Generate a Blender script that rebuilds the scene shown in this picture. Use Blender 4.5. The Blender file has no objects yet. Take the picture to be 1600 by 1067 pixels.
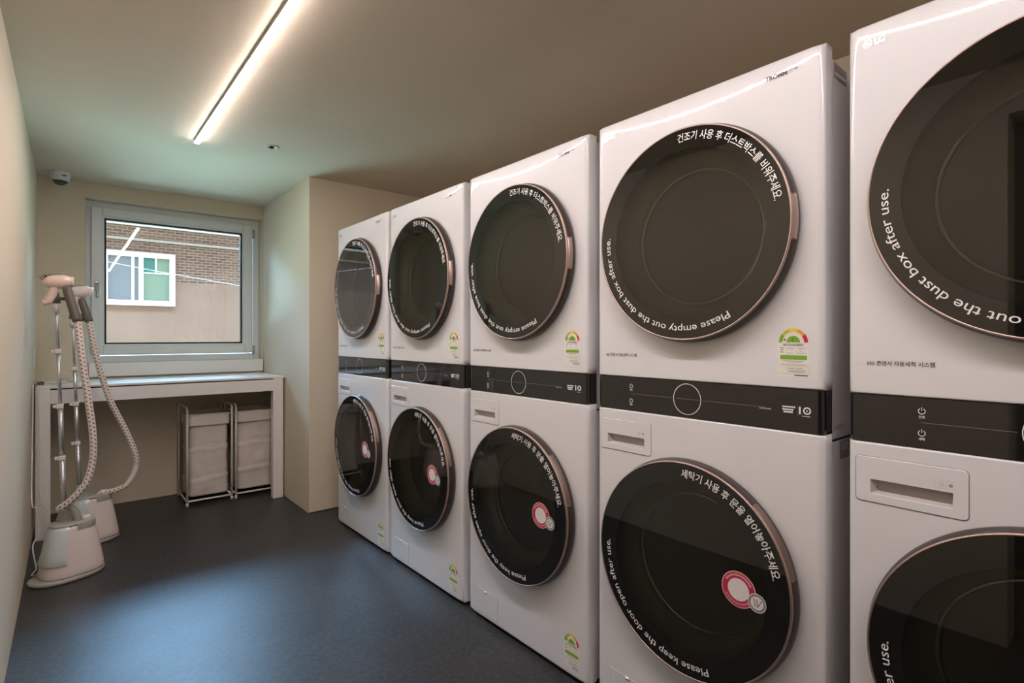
import bpy, math, random
from mathutils import Vector, Matrix, noise
random.seed(7)
PI = math.pi
SC = bpy.context.scene
COL = SC.collection

# ------------------------------------------------------------------ camera
cam_d = bpy.data.cameras.new('camera')
cam_d.sensor_width = 36.0
cam_d.lens = 36.0 * 845.0 / 1600.0
cam_d.shift_y = -7.5 / 1600.0
cam_d.clip_start = 0.02
cam = bpy.data.objects.new('camera', cam_d)
COL.objects.link(cam)
cam.location = (0.0, 0.0, 1.21)
cam.rotation_euler = (PI / 2, 0.0, -math.radians(39.650))
SC.camera = cam

# ------------------------------------------------------------------ world, window fill lamps, exposure
W = bpy.data.worlds.new('sky')
SC.world = W
W.use_nodes = True
bg = W.node_tree.nodes['Background']
bg.inputs[0].default_value = (0.62, 0.88, 1.0, 1)
bg.inputs[1].default_value = 3.8

ad = bpy.data.lights.new('daylight_fill', 'AREA')  # added area lamp, boosts the skylight coming through the window
ad.shape = 'RECTANGLE'; ad.size = 9.0; ad.size_y = 1.8
ad.energy = 2800.0
ad.color = (0.31, 0.60, 1.0)
day = bpy.data.objects.new('daylight_fill', ad)
COL.objects.link(day)
day.location = (0.75, 7.1, 3.75)
day.rotation_euler = (Vector((0.6, 4.2, 1.0)) - Vector(day.location)).to_track_quat('-Z', 'Y').to_euler()

ad2 = bpy.data.lights.new('alley_bounce_fill', 'AREA')  # added lamp in place of alley ground bounce, brightens ceiling by the window
ad2.shape = 'RECTANGLE'; ad2.size = 7.0; ad2.size_y = 1.3
ad2.energy = 1000.0
ad2.color = (0.48, 0.86, 0.92)
day2 = bpy.data.objects.new('alley_bounce_fill', ad2)
COL.objects.link(day2)
day2.location = (0.75, 6.3, 0.25)
day2.rotation_euler = (Vector((0.6, 3.9, 2.3)) - Vector(day2.location)).to_track_quat('-Z', 'Y').to_euler()

SC.view_settings.view_transform = 'Standard'
SC.view_settings.look = 'None'
SC.view_settings.exposure = 0.0
SC.view_settings.gamma = 1.0
SC.view_settings.use_curve_mapping = False
LED = 116.0

# ------------------------------------------------------------------ materials
def mat(name, col, rough=0.5, metal=0.0, spec=0.5, coat=0.0, coat_rough=0.05, ior=None, trans=0.0, alpha=None):
    m = bpy.data.materials.new(name); m.use_nodes = True
    b = m.node_tree.nodes['Principled BSDF']
    b.inputs['Base Color'].default_value = (*col, 1)
    b.inputs['Roughness'].default_value = rough
    b.inputs['Metallic'].default_value = metal
    b.inputs['Specular IOR Level'].default_value = spec
    b.inputs['Coat Weight'].default_value = coat
    b.inputs['Coat Roughness'].default_value = coat_rough
    b.inputs['Transmission Weight'].default_value = trans
    if ior: b.inputs['IOR'].default_value = ior
    if alpha is not None: b.inputs['Alpha'].default_value = alpha
    return m

def nodes(m): return m.node_tree.nodes, m.node_tree.links

def noisy(m, scale=8.0, amount=0.08, detail=4.0, bump=0.0, bump_scale=60.0, bump_dist=0.002):
    """modulate base colour by object-space noise, add fine bump"""
    N, L = nodes(m); b = N['Principled BSDF']
    tc = N.new('ShaderNodeTexCoord')
    c = tuple(b.inputs['Base Color'].default_value)
    if amount:
        nz = N.new('ShaderNodeTexNoise'); nz.inputs['Scale'].default_value = scale; nz.inputs['Detail'].default_value = detail
        L.new(tc.outputs['Object'], nz.inputs['Vector'])
        r = N.new('ShaderNodeMix'); r.data_type = 'RGBA'
        r.inputs[6].default_value = tuple(x * (1 - amount) for x in c[:3]) + (1,)
        r.inputs[7].default_value = tuple(min(1, x * (1 + amount)) for x in c[:3]) + (1,)
        L.new(nz.outputs['Fac'], r.inputs[0]); L.new(r.outputs[2], b.inputs['Base Color'])
    if bump:
        n2 = N.new('ShaderNodeTexNoise'); n2.inputs['Scale'].default_value = bump_scale; n2.inputs['Detail'].default_value = 3
        L.new(tc.outputs['Object'], n2.inputs['Vector'])
        bp = N.new('ShaderNodeBump'); bp.inputs['Strength'].default_value = bump; bp.inputs['Distance'].default_value = bump_dist
        L.new(n2.outputs['Fac'], bp.inputs['Height']); L.new(bp.outputs['Normal'], b.inputs['Normal'])
    return m

def glassy(name, tint, ior=1.5, rough=0.0):
    m = bpy.data.materials.new(name); m.use_nodes = True
    N, L = nodes(m); N.clear()
    out = N.new('ShaderNodeOutputMaterial'); mx = N.new('ShaderNodeMixShader')
    fr = N.new('ShaderNodeFresnel'); fr.inputs[0].default_value = ior
    g = N.new('ShaderNodeBsdfGlossy'); g.inputs['Roughness'].default_value = rough
    t = N.new('ShaderNodeBsdfTransparent'); t.inputs[0].default_value = (*tint, 1)
    L.new(fr.outputs[0], mx.inputs[0]); L.new(t.outputs[0], mx.inputs[1]); L.new(g.outputs[0], mx.inputs[2])
    L.new(mx.outputs[0], out.inputs[0])
    return m

def emit(name, col, s):
    m = bpy.data.materials.new(name); m.use_nodes = True
    b = m.node_tree.nodes['Principled BSDF']
    b.inputs['Base Color'].default_value = (0.8, 0.8, 0.8, 1)
    b.inputs['Emission Color'].default_value = (*col, 1)
    b.inputs['Emission Strength'].default_value = s
    return m

M = {}
M['wall'] = noisy(mat('wall_paint', (0.69, 0.61, 0.475), 0.75, spec=0.25), 3, 0.02, bump=0.10, bump_scale=220, bump_dist=0.001)
M['ceil'] = noisy(mat('ceiling_paint', (0.62, 0.545, 0.43), 0.8, spec=0.2), 2, 0.02, bump=0.08, bump_scale=150, bump_dist=0.001)
M['counter'] = mat('counter_white', (0.80, 0.77, 0.75), 0.35)
M['trim'] = mat('upvc_white', (0.72, 0.76, 0.76), 0.35)
M['sill'] = mat('sill_white', (0.80, 0.81, 0.80), 0.3)
M['trimgrey'] = mat('trim_grey', (0.50, 0.48, 0.44), 0.5)
M['gasket'] = mat('gasket_black', (0.01, 0.01, 0.012), 0.5)
M['chrome'] = mat('chrome', (0.75, 0.75, 0.76), 0.15, metal=1)
M['alu'] = mat('alu_grey', (0.45, 0.43, 0.42), 0.45, metal=0.6)
M['gap'] = mat('gap_dark', (0.03, 0.028, 0.026), 0.8)
M['pane'] = glassy('window_pane', (0.96, 0.98, 0.97), 1.5)
M['enamel'] = mat('white_enamel', (0.765, 0.77, 0.785), 0.32, coat=1.0, coat_rough=0.035)
M['enamel_side'] = mat('white_cabinet', (0.78, 0.76, 0.76), 0.45)
M['seam'] = mat('grey_seam', (0.30, 0.285, 0.28), 0.6)
M['recess'] = mat('recess_grey', (0.50, 0.47, 0.46), 0.5)
M['panel'] = mat('black_glass_panel', (0.010, 0.009, 0.009), 0.05, ior=1.75)
M['blackglass'] = mat('black_glass_rim', (0.006, 0.006, 0.005), 0.02, ior=1.75)
M['doorglass'] = glassy('tinted_door_glass', (0.54, 0.545, 0.50), 1.75)
M['doorside'] = mat('door_side_dark', (0.040, 0.028, 0.023), 0.38, coat=0.15)
M['rose'] = mat('rose_gold_trim', (0.55, 0.42, 0.37), 0.40, metal=1.0)
M['rosedull'] = mat('rose_handle', (0.55, 0.42, 0.37), 0.35, metal=0.8)
M['rosedark'] = mat('rose_recess', (0.20, 0.145, 0.125), 0.4, metal=0.5)
M['bowl'] = mat('bowl_plastic', (0.42, 0.43, 0.33), 0.20, coat=0.5)
M['bowl_glint'] = mat('bowl_glint', (0.85,0.88,0.74), 0.22, metal=0.6)
M['bowl_dark'] = mat('bowl_dark', (0.05, 0.052, 0.045), 0.12, coat=0.8)
M['drum'] = noisy(mat('drum_steel', (0.30, 0.29, 0.27), 0.33, metal=0.9), 14, 0.2)
M['ink_w'] = mat('print_white', (0.85, 0.83, 0.80), 0.5)
M['ink_g'] = mat('print_grey', (0.33, 0.31, 0.30), 0.5)
M['ink_d'] = mat('print_dark', (0.10, 0.09, 0.095), 0.5)
M['paper'] = mat('label_paper', (0.82, 0.80, 0.74), 0.6)
M['g1'] = mat('label_green', (0.20, 0.42, 0.02), 0.6)
M['g2'] = mat('label_lime', (0.50, 0.58, 0.06), 0.6)
M['g3'] = mat('label_yellow', (0.80, 0.68, 0.05), 0.6)
M['g4'] = mat('label_orange', (0.80, 0.40, 0.06), 0.6)
M['g5'] = mat('label_red', (0.60, 0.02, 0.04), 0.6)
M['sticker_red'] = mat('sticker_crimson', (0.50, 0.025, 0.07), 0.45)
M['sticker_pink'] = mat('sticker_pink', (0.80, 0.50, 0.52), 0.5)
M['sticker_grey'] = mat('sticker_grey', (0.22, 0.21, 0.21), 0.5)
M['sticker_white'] = mat('sticker_white', (0.78, 0.74, 0.72), 0.5)
M['pw'] = mat('plastic_white', (0.76, 0.66, 0.62), 0.28, coat=0.3)
M['pp'] = mat('plastic_blush', (0.78, 0.58, 0.50), 0.25, coat=0.4)
M['pg'] = mat('plastic_grey', (0.34, 0.33, 0.29), 0.4)
M['pd'] = mat('plastic_taupe', (0.13, 0.105, 0.085), 0.45)
M['pb'] = mat('bristle_black', (0.02, 0.018, 0.018), 0.5)
M['tank'] = mat('tank_frosted', (0.60, 0.65, 0.66), 0.25, coat=0.4)
M['tube'] = mat('pole_metal', (0.62, 0.62, 0.63), 0.28, metal=0.85)
M['cord'] = mat('cord_white', (0.70, 0.68, 0.65), 0.5)
M['clear'] = mat('clear_plastic', (0.80, 0.86, 0.88), 0.15, alpha=0.55)
M['metal_white'] = mat('white_metal', (0.86, 0.80, 0.73), 0.4)
M['cloth'] = noisy(mat('grey_cloth', (0.68, 0.61, 0.555), 0.9, spec=0.2), 6, 0.05, bump=0.25, bump_scale=400, bump_dist=0.001)
M['cloth_l'] = noisy(mat('light_cloth', (0.80, 0.73, 0.66), 0.9, spec=0.2), 6, 0.04, bump=0.25, bump_scale=400, bump_dist=0.001)
M['bounce_damper'] = mat('outer_bounce_damper', (0.07,0.06,0.055), 0.9)  # dark tone for the unseen outer layer that cuts bounced light
M['camdome'] = mat('dark_dome', (0.02, 0.025, 0.03), 0.06, coat=1.0)
M['camwhite'] = mat('camera_white', (0.70, 0.72, 0.72), 0.4)
M['led'] = emit('led_diffuser', (1.0, 0.875, 0.86), LED)
M['dark_door'] = mat('dark_door', (0.05, 0.042, 0.036), 0.6)

# woven hose with rows of dark dashes, driven by the tube's own UV map
def hose_mat():
    m = mat('woven_hose', (0.72, 0.62, 0.57), 0.7); N, L = nodes(m); b = N['Principled BSDF']
    uv = N.new('ShaderNodeUVMap'); uv.uv_map = 'UVMap'
    sp = N.new('ShaderNodeSeparateXYZ'); L.new(uv.outputs[0], sp.inputs[0])
    def mth(op, a, bb=None):
        n = N.new('ShaderNodeMath'); n.operation = op
        for i, v in enumerate((a, bb)):
            if v is None: continue
            if isinstance(v, (int, float)): n.inputs[i].default_value = v
            else: L.new(v, n.inputs[i])
        return n.outputs[0]
    u6 = mth('MULTIPLY', sp.outputs[0], 6.0)
    row = mth('FLOOR', u6)
    fu = mth('ABSOLUTE', mth('SUBTRACT', mth('FRACT', u6), 0.5))
    off = mth('MULTIPLY', mth('MODULO', row, 2.0), 0.5)
    v = mth('ADD', mth('ADD', mth('MULTIPLY', sp.outputs[1], 1.0 / 0.021), off), mth('MULTIPLY', mth('FRACT', u6), 0.35))
    fv = mth('ABSOLUTE', mth('SUBTRACT', mth('FRACT', v), 0.5))
    a = mth('LESS_THAN', fu, 0.27); c = mth('LESS_THAN', fv, 0.14)
    k = mth('MULTIPLY', a, c)
    mx = N.new('ShaderNodeMix'); mx.data_type = 'RGBA'
    mx.inputs[6].default_value = (0.72, 0.62, 0.57, 1); mx.inputs[7].default_value = (0.10, 0.06, 0.06, 1)
    L.new(k, mx.inputs[0]); L.new(mx.outputs[2], b.inputs['Base Color'])
    return m
M['hose'] = hose_mat()

def floor_mat():
    m = mat('dark_concrete_tile', (0.05, 0.05, 0.052), 0.42, spec=0.45); N, L = nodes(m); b = N['Principled BSDF']
    tc = N.new('ShaderNodeTexCoord')
    br = N.new('ShaderNodeTexBrick'); br.offset = 0.5
    br.inputs['Scale'].default_value = 1.0
    br.inputs['Brick Width'].default_value = 0.90; br.inputs['Row Height'].default_value = 0.45
    br.inputs['Mortar Size'].default_value = 0.0008; br.inputs['Bias'].default_value = 0.0
    br.inputs['Color1'].default_value = (0.0285, 0.0275, 0.0275, 1); br.inputs['Color2'].default_value = (0.037, 0.0355, 0.0355, 1)
    br.inputs['Mortar'].default_value = (0.03, 0.03, 0.03, 1)
    L.new(tc.outputs['Object'], br.inputs['Vector'])
    n1 = N.new('ShaderNodeTexNoise'); n1.inputs['Scale'].default_value = 5; n1.inputs['Detail'].default_value = 9; n1.inputs['Roughness'].default_value = 0.7
    n2 = N.new('ShaderNodeTexNoise'); n2.inputs['Scale'].default_value = 55; n2.inputs['Detail'].default_value = 5
    L.new(tc.outputs['Object'], n1.inputs['Vector']); L.new(tc.outputs['Object'], n2.inputs['Vector'])
    r1 = N.new('ShaderNodeMapRange'); r1.inputs[1].default_value = 0.3; r1.inputs[2].default_value = 0.7; r1.inputs[3].default_value = 0.72; r1.inputs[4].default_value = 1.32
    r2 = N.new('ShaderNodeMapRange'); r2.inputs[1].default_value = 0.35; r2.inputs[2].default_value = 0.75; r2.inputs[3].default_value = 0.72; r2.inputs[4].default_value = 1.65
    L.new(n1.outputs['Fac'], r1.inputs[0]); L.new(n2.outputs['Fac'], r2.inputs[0])
    mu = N.new('ShaderNodeMath'); mu.operation = 'MULTIPLY'; L.new(r1.outputs[0], mu.inputs[0]); L.new(r2.outputs[0], mu.inputs[1])
    mx = N.new('ShaderNodeVectorMath'); mx.operation = 'SCALE'
    L.new(br.outputs['Color'], mx.inputs[0]); L.new(mu.outputs[0], mx.inputs['Scale']); L.new(mx.outputs[0], b.inputs['Base Color'])
    r3 = N.new('ShaderNodeMapRange'); r3.inputs[3].default_value = 0.36; r3.inputs[4].default_value = 0.5
    L.new(n1.outputs['Fac'], r3.inputs[0]); L.new(r3.outputs[0], b.inputs['Roughness'])
    bp = N.new('ShaderNodeBump'); bp.inputs['Strength'].default_value = 0.12; bp.inputs['Distance'].default_value = 0.002
    L.new(n2.outputs['Fac'], bp.inputs['Height']); L.new(bp.outputs[0], b.inputs['Normal'])
    return m
M['floor'] = floor_mat()

def brick_mat():
    m = mat('neighbour_brick', (0.3, 0.2, 0.15), 0.9, spec=0.1); N, L = nodes(m); b = N['Principled BSDF']
    tc = N.new('ShaderNodeTexCoord'); mp = N.new('ShaderNodeMapping'); mp.inputs['Rotation'].default_value = (PI / 2, 0, 0)
    L.new(tc.outputs['Object'], mp.inputs[0])
    br = N.new('ShaderNodeTexBrick'); br.inputs['Scale'].default_value = 1
    br.inputs['Brick Width'].default_value = 0.105; br.inputs['Row Height'].default_value = 0.038; br.inputs['Mortar Size'].default_value = 0.005
    br.inputs['Color1'].default_value = (0.185, 0.085, 0.058, 1); br.inputs['Color2'].default_value = (0.125, 0.055, 0.037, 1); br.inputs['Mortar'].default_value = (0.24, 0.17, 0.13, 1)
    L.new(mp.outputs[0], br.inputs['Vector'])
    L.new(br.outputs['Color'], b.inputs['Base Color'])
    return m
M['brick'] = brick_mat()
M['stucco'] = noisy(mat('neighbour_stucco', (0.235, 0.125, 0.085), 0.95, spec=0.1), 2.2, 0.16, 7)
M['n_white'] = mat('neighbour_white', (0.66, 0.52, 0.48), 0.6)
M['n_grey'] = mat('neighbour_pane_grey', (0.15, 0.12, 0.115), 0.25)
M['n_green'] = mat('neighbour_pane_green', (0.155, 0.165, 0.10), 0.25)
M['n_teal'] = mat('neighbour_blind_teal', (0.035, 0.11, 0.08), 0.4)
M['n_ledge'] = mat('neighbour_ledge', (0.32, 0.23, 0.18), 0.8)

# ------------------------------------------------------------------ mesh builder
class MB:
    def __init__(s): s.v = []; s.f = []; s.m = []; s.sm = []; s.mats = []; s.uv = {}
    def mi(s, m):
        if m not in s.mats: s.mats.append(m)
        return s.mats.index(m)
    def face(s, idx, m, smooth=False, uv=None):
        if uv: s.uv[len(s.f)] = uv
        s.f.append(tuple(idx)); s.m.append(s.mi(m)); s.sm.append(smooth)
    def add(s, vs):
        b = len(s.v); s.v += [tuple(x) for x in vs]; return b
    def box(s, lo, hi, m, bevel=0.0):
        x0, y0, z0 = lo; x1, y1, z1 = hi
        if bevel <= 0:
            b = s.add([(x0,y0,z0),(x1,y0,z0),(x1,y1,z0),(x0,y1,z0),(x0,y0,z1),(x1,y0,z1),(x1,y1,z1),(x0,y1,z1)])
            for q in ((0,3,2,1),(4,5,6,7),(0,1,5,4),(1,2,6,5),(2,3,7,6),(3,0,4,7)): s.face([b+i for i in q], m)
            return
        # chamfered box: 24 verts
        c = [(x0+x1)/2,(y0+y1)/2,(z0+z1)/2]; h = [(x1-x0)/2,(y1-y0)/2,(z1-z0)/2]; r = min(bevel, min(h)*0.98)
        idx = {}
        vs = []
        for sx in (-1,1):
            for sy in (-1,1):
                for sz in (-1,1):
                    for ax in range(3):
                        p = []
                        for k, sg in enumerate((sx,sy,sz)):
                            p.append(c[k] + sg*(h[k] - (0 if k==ax else r)))
                        idx[(sx,sy,sz,ax)] = len(vs); vs.append(p)
        b = s.add(vs); I = lambda *k: b+idx[k]
        def q(a, flip):
            s.face(a if not flip else a[::-1], m)
        for ax in range(3):
            o = [k for k in range(3) if k != ax]
            for sg in (-1,1):
                loop = []
                for (a1,a2) in ((-1,-1),(1,-1),(1,1),(-1,1)):
                    k = [0,0,0]; k[ax]=sg; k[o[0]]=a1; k[o[1]]=a2; loop.append(I(*k,ax))
                q(loop, (sg<0) ^ (ax==1))
            for a1 in (-1,1):
                for a2 in (-1,1):
                    k0=[0,0,0]; k1=[0,0,0]
                    k0[o[0]]=k1[o[0]]=a1; k0[o[1]]=k1[o[1]]=a2; k0[ax]=-1; k1[ax]=1
                    q([I(*k0,o[0]),I(*k1,o[0]),I(*k1,o[1]),I(*k0,o[1])], False)
        for sx in (-1,1):
            for sy in (-1,1):
                for sz in (-1,1): q([I(sx,sy,sz,0),I(sx,sy,sz,1),I(sx,sy,sz,2)], False)
    def sweep_rings(s, rings, m, close=True, smooth=True, cap0=False, cap1=False, uvs=None):
        n = len(rings[0]); b = s.add([p for r in rings for p in r])
        for i in range(len(rings)-1):
            mm = m[i] if isinstance(m, list) else m
            for j in range(n if close else n-1):
                k = (j+1) % n
                uv = None
                if uvs: uv = [(j/n, uvs[i]), ((j+1)/n, uvs[i]), ((j+1)/n, uvs[i+1]), (j/n, uvs[i+1])]
                s.face((b+i*n+j, b+i*n+k, b+(i+1)*n+k, b+(i+1)*n+j), mm, smooth, uv)
        m0 = m[0] if isinstance(m, list) else m; m1 = m[-1] if isinstance(m, list) else m
        if cap0: s.face([b+j for j in range(n)][::-1], m0)
        if cap1: s.face([b+(len(rings)-1)*n+j for j in range(n)], m1)
    def tube(s, pts, r, m, n=12, smooth=True, uv=False, caps=True):
        pts = [Vector(p) for p in pts]; rings = []; L = [0.0]
        t0 = (pts[1]-pts[0]).normalized()
        up = Vector((0,0,1)) if abs(t0.z) < 0.9 else Vector((1,0,0))
        a = t0.cross(up).normalized()
        for i, p in enumerate(pts):
            t = (pts[min(i+1,len(pts)-1)] - pts[max(i-1,0)]).normalized()
            a = (a - t*a.dot(t)).normalized(); bb = t.cross(a)
            rr = r[i] if isinstance(r, (list,tuple)) else r
            rings.append([p + (a*math.cos(2*PI*j/n) + bb*math.sin(2*PI*j/n))*rr for j in range(n)])
            if i: L.append(L[-1] + (p-pts[i-1]).length)
        s.sweep_rings(rings, m, smooth=smooth, cap0=caps, cap1=caps, uvs=L if uv else None)
    def lathe(s, prof, m, c=(0,0,0), axis='z', n=64, smooth=True, cap0=False, cap1=False, a0=None, a1=None):
        """prof: (r, h); axis 'z' up, or 'x' (h along x, angle measured from -y towards +z)"""
        full = a0 is None
        rings = []
        for (r, h) in prof:
            ring = []
            for j in range(n if full else n+1):
                a = 2*PI*j/n if full else a0 + (a1-a0)*j/n
                if axis == 'z': ring.append((c[0]+r*math.cos(a), c[1]+r*math.sin(a), c[2]+h))
                else: ring.append((c[0]+h, c[1]-r*math.cos(a), c[2]+r*math.sin(a)))
            rings.append(ring)
        s.sweep_rings(rings, m, close=full, smooth=smooth, cap0=cap0, cap1=cap1)
    def poly(s, pts, m):
        b = s.add(pts); s.face(range(b, b+len(pts)), m)
    def build(s, name, parent=None, loc=None):
        me = bpy.data.meshes.new(name); me.from_pydata(s.v, [], s.f)
        for k in s.mats: me.materials.append(M[k])
        me.polygons.foreach_set('material_index', s.m); me.polygons.foreach_set('use_smooth', s.sm)
        if s.uv:
            l = me.uv_layers.new(name='UVMap')
            for fi, uv in s.uv.items():
                p = me.polygons[fi]
                for q, li in enumerate(p.loop_indices): l.data[li].uv = uv[q]
        me.update()
        o = bpy.data.objects.new(name, me); COL.objects.link(o)
        if parent: o.parent = parent
        if loc: o.location = loc
        return o

def tag(o, label=None, cat=None, group=None, kind=None):
    if label: o['label'] = label
    if cat: o['category'] = cat
    if group: o['group'] = group
    if kind: o['kind'] = kind
    return o
def empty(name, loc, label, cat, group=None):
    o = bpy.data.objects.new(name, None); COL.objects.link(o); o.location = loc; o.empty_display_size = 0.1
    return tag(o, label, cat, group)
def fixn(o):
    """make normals of a closed or open shell consistent"""
    import bmesh
    b = bmesh.new(); b.from_mesh(o.data); bmesh.ops.recalc_face_normals(b, faces=b.faces); b.to_mesh(o.data); b.free(); return o
def spline(pts, k=8):
    P = [Vector(p) for p in pts]; out = []
    for i in range(len(P)-1):
        p0 = P[max(i-1,0)]; p1 = P[i]; p2 = P[i+1]; p3 = P[min(i+2,len(P)-1)]
        for q in range(k):
            t = q/k
            out.append(0.5*((2*p1)+(p2-p0)*t+(2*p0-5*p1+4*p2-p3)*t*t+(3*p1-p0-3*p2+p3)*t**3))
    out.append(P[-1]); return out

_tc = {}
def text_geo(txt, bold=0.0, spacing=1.0):
    k = (txt, bold, spacing)
    if k not in _tc:
        cu = bpy.data.curves.new('t', 'FONT'); cu.body = txt; cu.size = 1.0; cu.resolution_u = 3; cu.offset = bold; cu.space_character = spacing
        ob = bpy.data.objects.new('t', cu); COL.objects.link(ob)
        dg = bpy.context.evaluated_depsgraph_get()
        me = bpy.data.meshes.new_from_object(ob.evaluated_get(dg))
        vs = [tuple(v.co) for v in me.vertices]; fs = [tuple(p.vertices) for p in me.polygons]
        bpy.data.objects.remove(ob); bpy.data.meshes.remove(me); bpy.data.curves.remove(cu)
        x0 = min(v[0] for v in vs); x1 = max(v[0] for v in vs)
        _tc[k] = ([(v[0]-x0, v[1]) for v in vs], fs, x1-x0)
    return _tc[k]
def text_flat(mb, txt, d, z, h, x, m, width=None, bold=0.0, shear=0.0):
    """flat lettering on a plane facing -X: d from left edge (local -y), baseline z, cap height h"""
    vs, fs, w = text_geo(txt, bold); s = h/0.70; sx = s if width is None else width/w
    b = mb.add([(x, -(d + u*sx + shear*v*s), z+v*s) for u, v in vs])
    for f in fs: mb.face([b+i for i in f], m)
def text_arc(mb, txt, c, r, a_start, a_end, h, x, m, bold=0.0):
    """lettering bent clockwise around c=(d,z); tops outward; angles in degrees, a_end < a_start"""
    vs, fs, w = text_geo(txt, bold); s = h/0.70; span = math.radians(a_start-a_end); a0 = math.radians(a_start)
    pts = []
    for u, v in vs:
        a = a0 - span*u/w; rr = r+v*s
        pts.append((x, -(c[0]+rr*math.cos(a)), c[1]+rr*math.sin(a)))
    b = mb.add(pts)
    for f in fs: mb.face([b+i for i in f], m)

# ================================================================== SETTING
CZ = 2.304
def struct(name, mb): return tag(mb.build(name), kind='structure')
LX = lambda y: -0.182 + 0.0083*y          # left wall face, very slightly splayed
BY = 4.85

b = MB(); b.box((-1.6,-1.8,-0.1),(2.5,5.1,0.0),'floor'); struct('floor', b)
b = MB(); b.box((-1.6,-1.8,CZ),(2.5,5.1,CZ+0.12),'ceil'); struct('ceiling', b)
b = MB()
y0, y1 = 0.40, BY
v = [(LX(y0),y0,0),(LX(y1),y1,0),(-0.6,y1,0),(-0.6,y0,0)]
k = b.add([(p[0],p[1],0) for p in v]+[(p[0],p[1],CZ) for p in v])
for q in ((0,1,2,3),(7,6,5,4),(0,4,5,1),(1,5,6,2),(2,6,7,3),(3,7,4,0)): b.face([k+i for i in q],'wall')
b.box((-0.6,-1.7,2.1),(-0.185,y0,CZ),'wall')
b.box((-0.6,-1.7,0),(-0.185,-0.65,2.1),'wall')
struct('wall_left', b)
b = MB(); b.box((-0.6,-1.8,0),(2.5,-1.7,CZ),'wall'); struct('wall_rear', b)
b = MB(); b.box((2.35,-1.7,0),(2.5,3.735,CZ),'wall'); struct('wall_right', b)
b = MB(); b.box((1.293,3.735,0),(2.5,BY,CZ),'wall'); b.box((1.291,3.732,0.0),(2.35,3.735,0.006),'gap'); struct('wall_bump', b)
WX0, WX1, WZ0, WZ1 = 0.116, 1.286, 1.02, 2.196
b = MB()
b.box((-0.6,BY,0),(WX0,5.06,CZ),'wall'); b.box((WX1,BY,0),(2.5,5.06,CZ),'wall')
b.box((WX0,BY,0),(WX1,5.06,WZ0),'wall'); b.box((WX0,BY,WZ1),(WX1,5.06,CZ),'wall')
b.box((-0.9,5.06,-0.1),(WX0,5.075,2.6),'bounce_damper'); b.box((WX1,5.06,-0.1),(3,5.075,2.6),'bounce_damper'); b.box((WX0,5.06,-0.1),(WX1,5.075,WZ0),'bounce_damper'); b.box((WX0,5.06,WZ1),(WX1,5.075,2.6),'bounce_damper')  # unseen dark layer added so the outer wall bounces less onto the neighbour
struct('wall_back', b)
# dark door in the opening beside the camera
b = MB(); b.box((-0.40,-0.65,0),(-0.34,0.40,2.1),'dark_door'); dr = struct('door_1', b)
hb = MB(); hb.tube([(-0.34,0.28,1.0),(-0.30,0.28,1.0),(-0.30,0.18,1.0)],0.009,'chrome'); hb.build('door_handle', dr)

# window_1
wf = MB()
def frame_ring(mb, x0,x1,z0,z1, t, ya, yb, m, bev=0.004):
    mb.box((x0,ya,z0),(x0+t,yb,z1),m,bev); mb.box((x1-t,ya,z0),(x1,yb,z1),m,bev)
    mb.box((x0+t,ya,z1-t),(x1-t,yb,z1),m,bev); mb.box((x0+t,ya,z0),(x1-t,yb,z0+t),m,bev)
frame_ring(wf, WX0,WX1,WZ0,WZ1, 0.05, 4.945, 5.03, 'trim')
win = struct('window_1', wf)
s = MB(); frame_ring(s, 0.150,1.228,1.078,2.152, 0.066, 4.918, 4.985, 'trim', 0.006)
frame_ring(s, 0.210,1.168,1.138,2.092, 0.0185, 4.926, 4.975, 'trim', 0.006)
sash = s.build('window_sash', win)
g = MB(); frame_ring(g, 0.228,1.150,1.156,2.074, 0.011, 4.930, 4.972, 'gasket', 0); g.build('gasket', win)
g = MB(); g.box((0.238,4.950,1.163),(1.140,4.954,2.063),'pane'); g.build('glass', win)
h = MB(); h.box((0.172,4.908,1.545),(0.196,4.918,1.612),'chrome',0.004)
h.tube([(0.184,4.912,1.592),(0.184,4.880,1.592)],0.009,'chrome'); h.tube([(0.184,4.885,1.597),(0.184,4.880,1.55),(0.186,4.880,1.492)],[0.009,0.008,0.007],'chrome')
h.build('window_handle', win)
for z in (2.08, 1.10):
    h = MB(); h.tube([(1.236,4.935,z-0.035),(1.236,4.935,z+0.035)],0.008,'alu'); h.box((1.228,4.930,z-0.035),(1.250,4.946,z+0.035),'alu'); h.build('hinge', win)
b = MB(); b.box((0.135,4.818,0.925),(1.286,4.945,1.022),'sill',0.003); struct('trim_1', b)

# ================================================================== OUTSIDE
NB = 8.5
bl = MB()
bl.box((-6,NB,-3),(7,NB+0.3,1.93),'stucco'); bl.box((-6,NB,1.93),(7,NB+0.3,2.655),'brick')
build = tag(bl.build('neighbour_building'), 'brick and stucco house wall seen outside through the window', 'building')
q = MB(); q.box((-6,NB-0.04,2.452),(7,NB,2.482),'n_ledge'); q.build('ledge', build)
q = MB(); q.box((-6,NB-0.05,2.645),(7,NB+0.3,2.672),'n_white'); q.build('coping', build)
q = MB(); q.box((-6,NB+0.3,2.60),(0.66,NB+0.6,2.86),'n_grey'); q.build('roof_edge', build)
nx0,nx1,nz0,nz1 = 0.36,1.150,1.615,2.305
q = MB(); frame_ring(q, nx0,nx1,nz0,nz1, 0.065, NB-0.05, NB+0.02, 'n_white', 0.0)
q.box((0.745,NB-0.06,nz0+0.06),(0.795,NB,nz1-0.06),'n_white'); nw = q.build('window', build)
tag(nw, 'white framed sliding window')
q = MB(); q.box((nx0+0.06,NB-0.012,nz0+0.06),(0.75,NB-0.004,nz1-0.06),'n_grey')
q.box((0.67,NB-0.02,nz0+0.06),(0.70,NB-0.004,nz1-0.06),'trim'); q.build('pane', nw)
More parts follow.
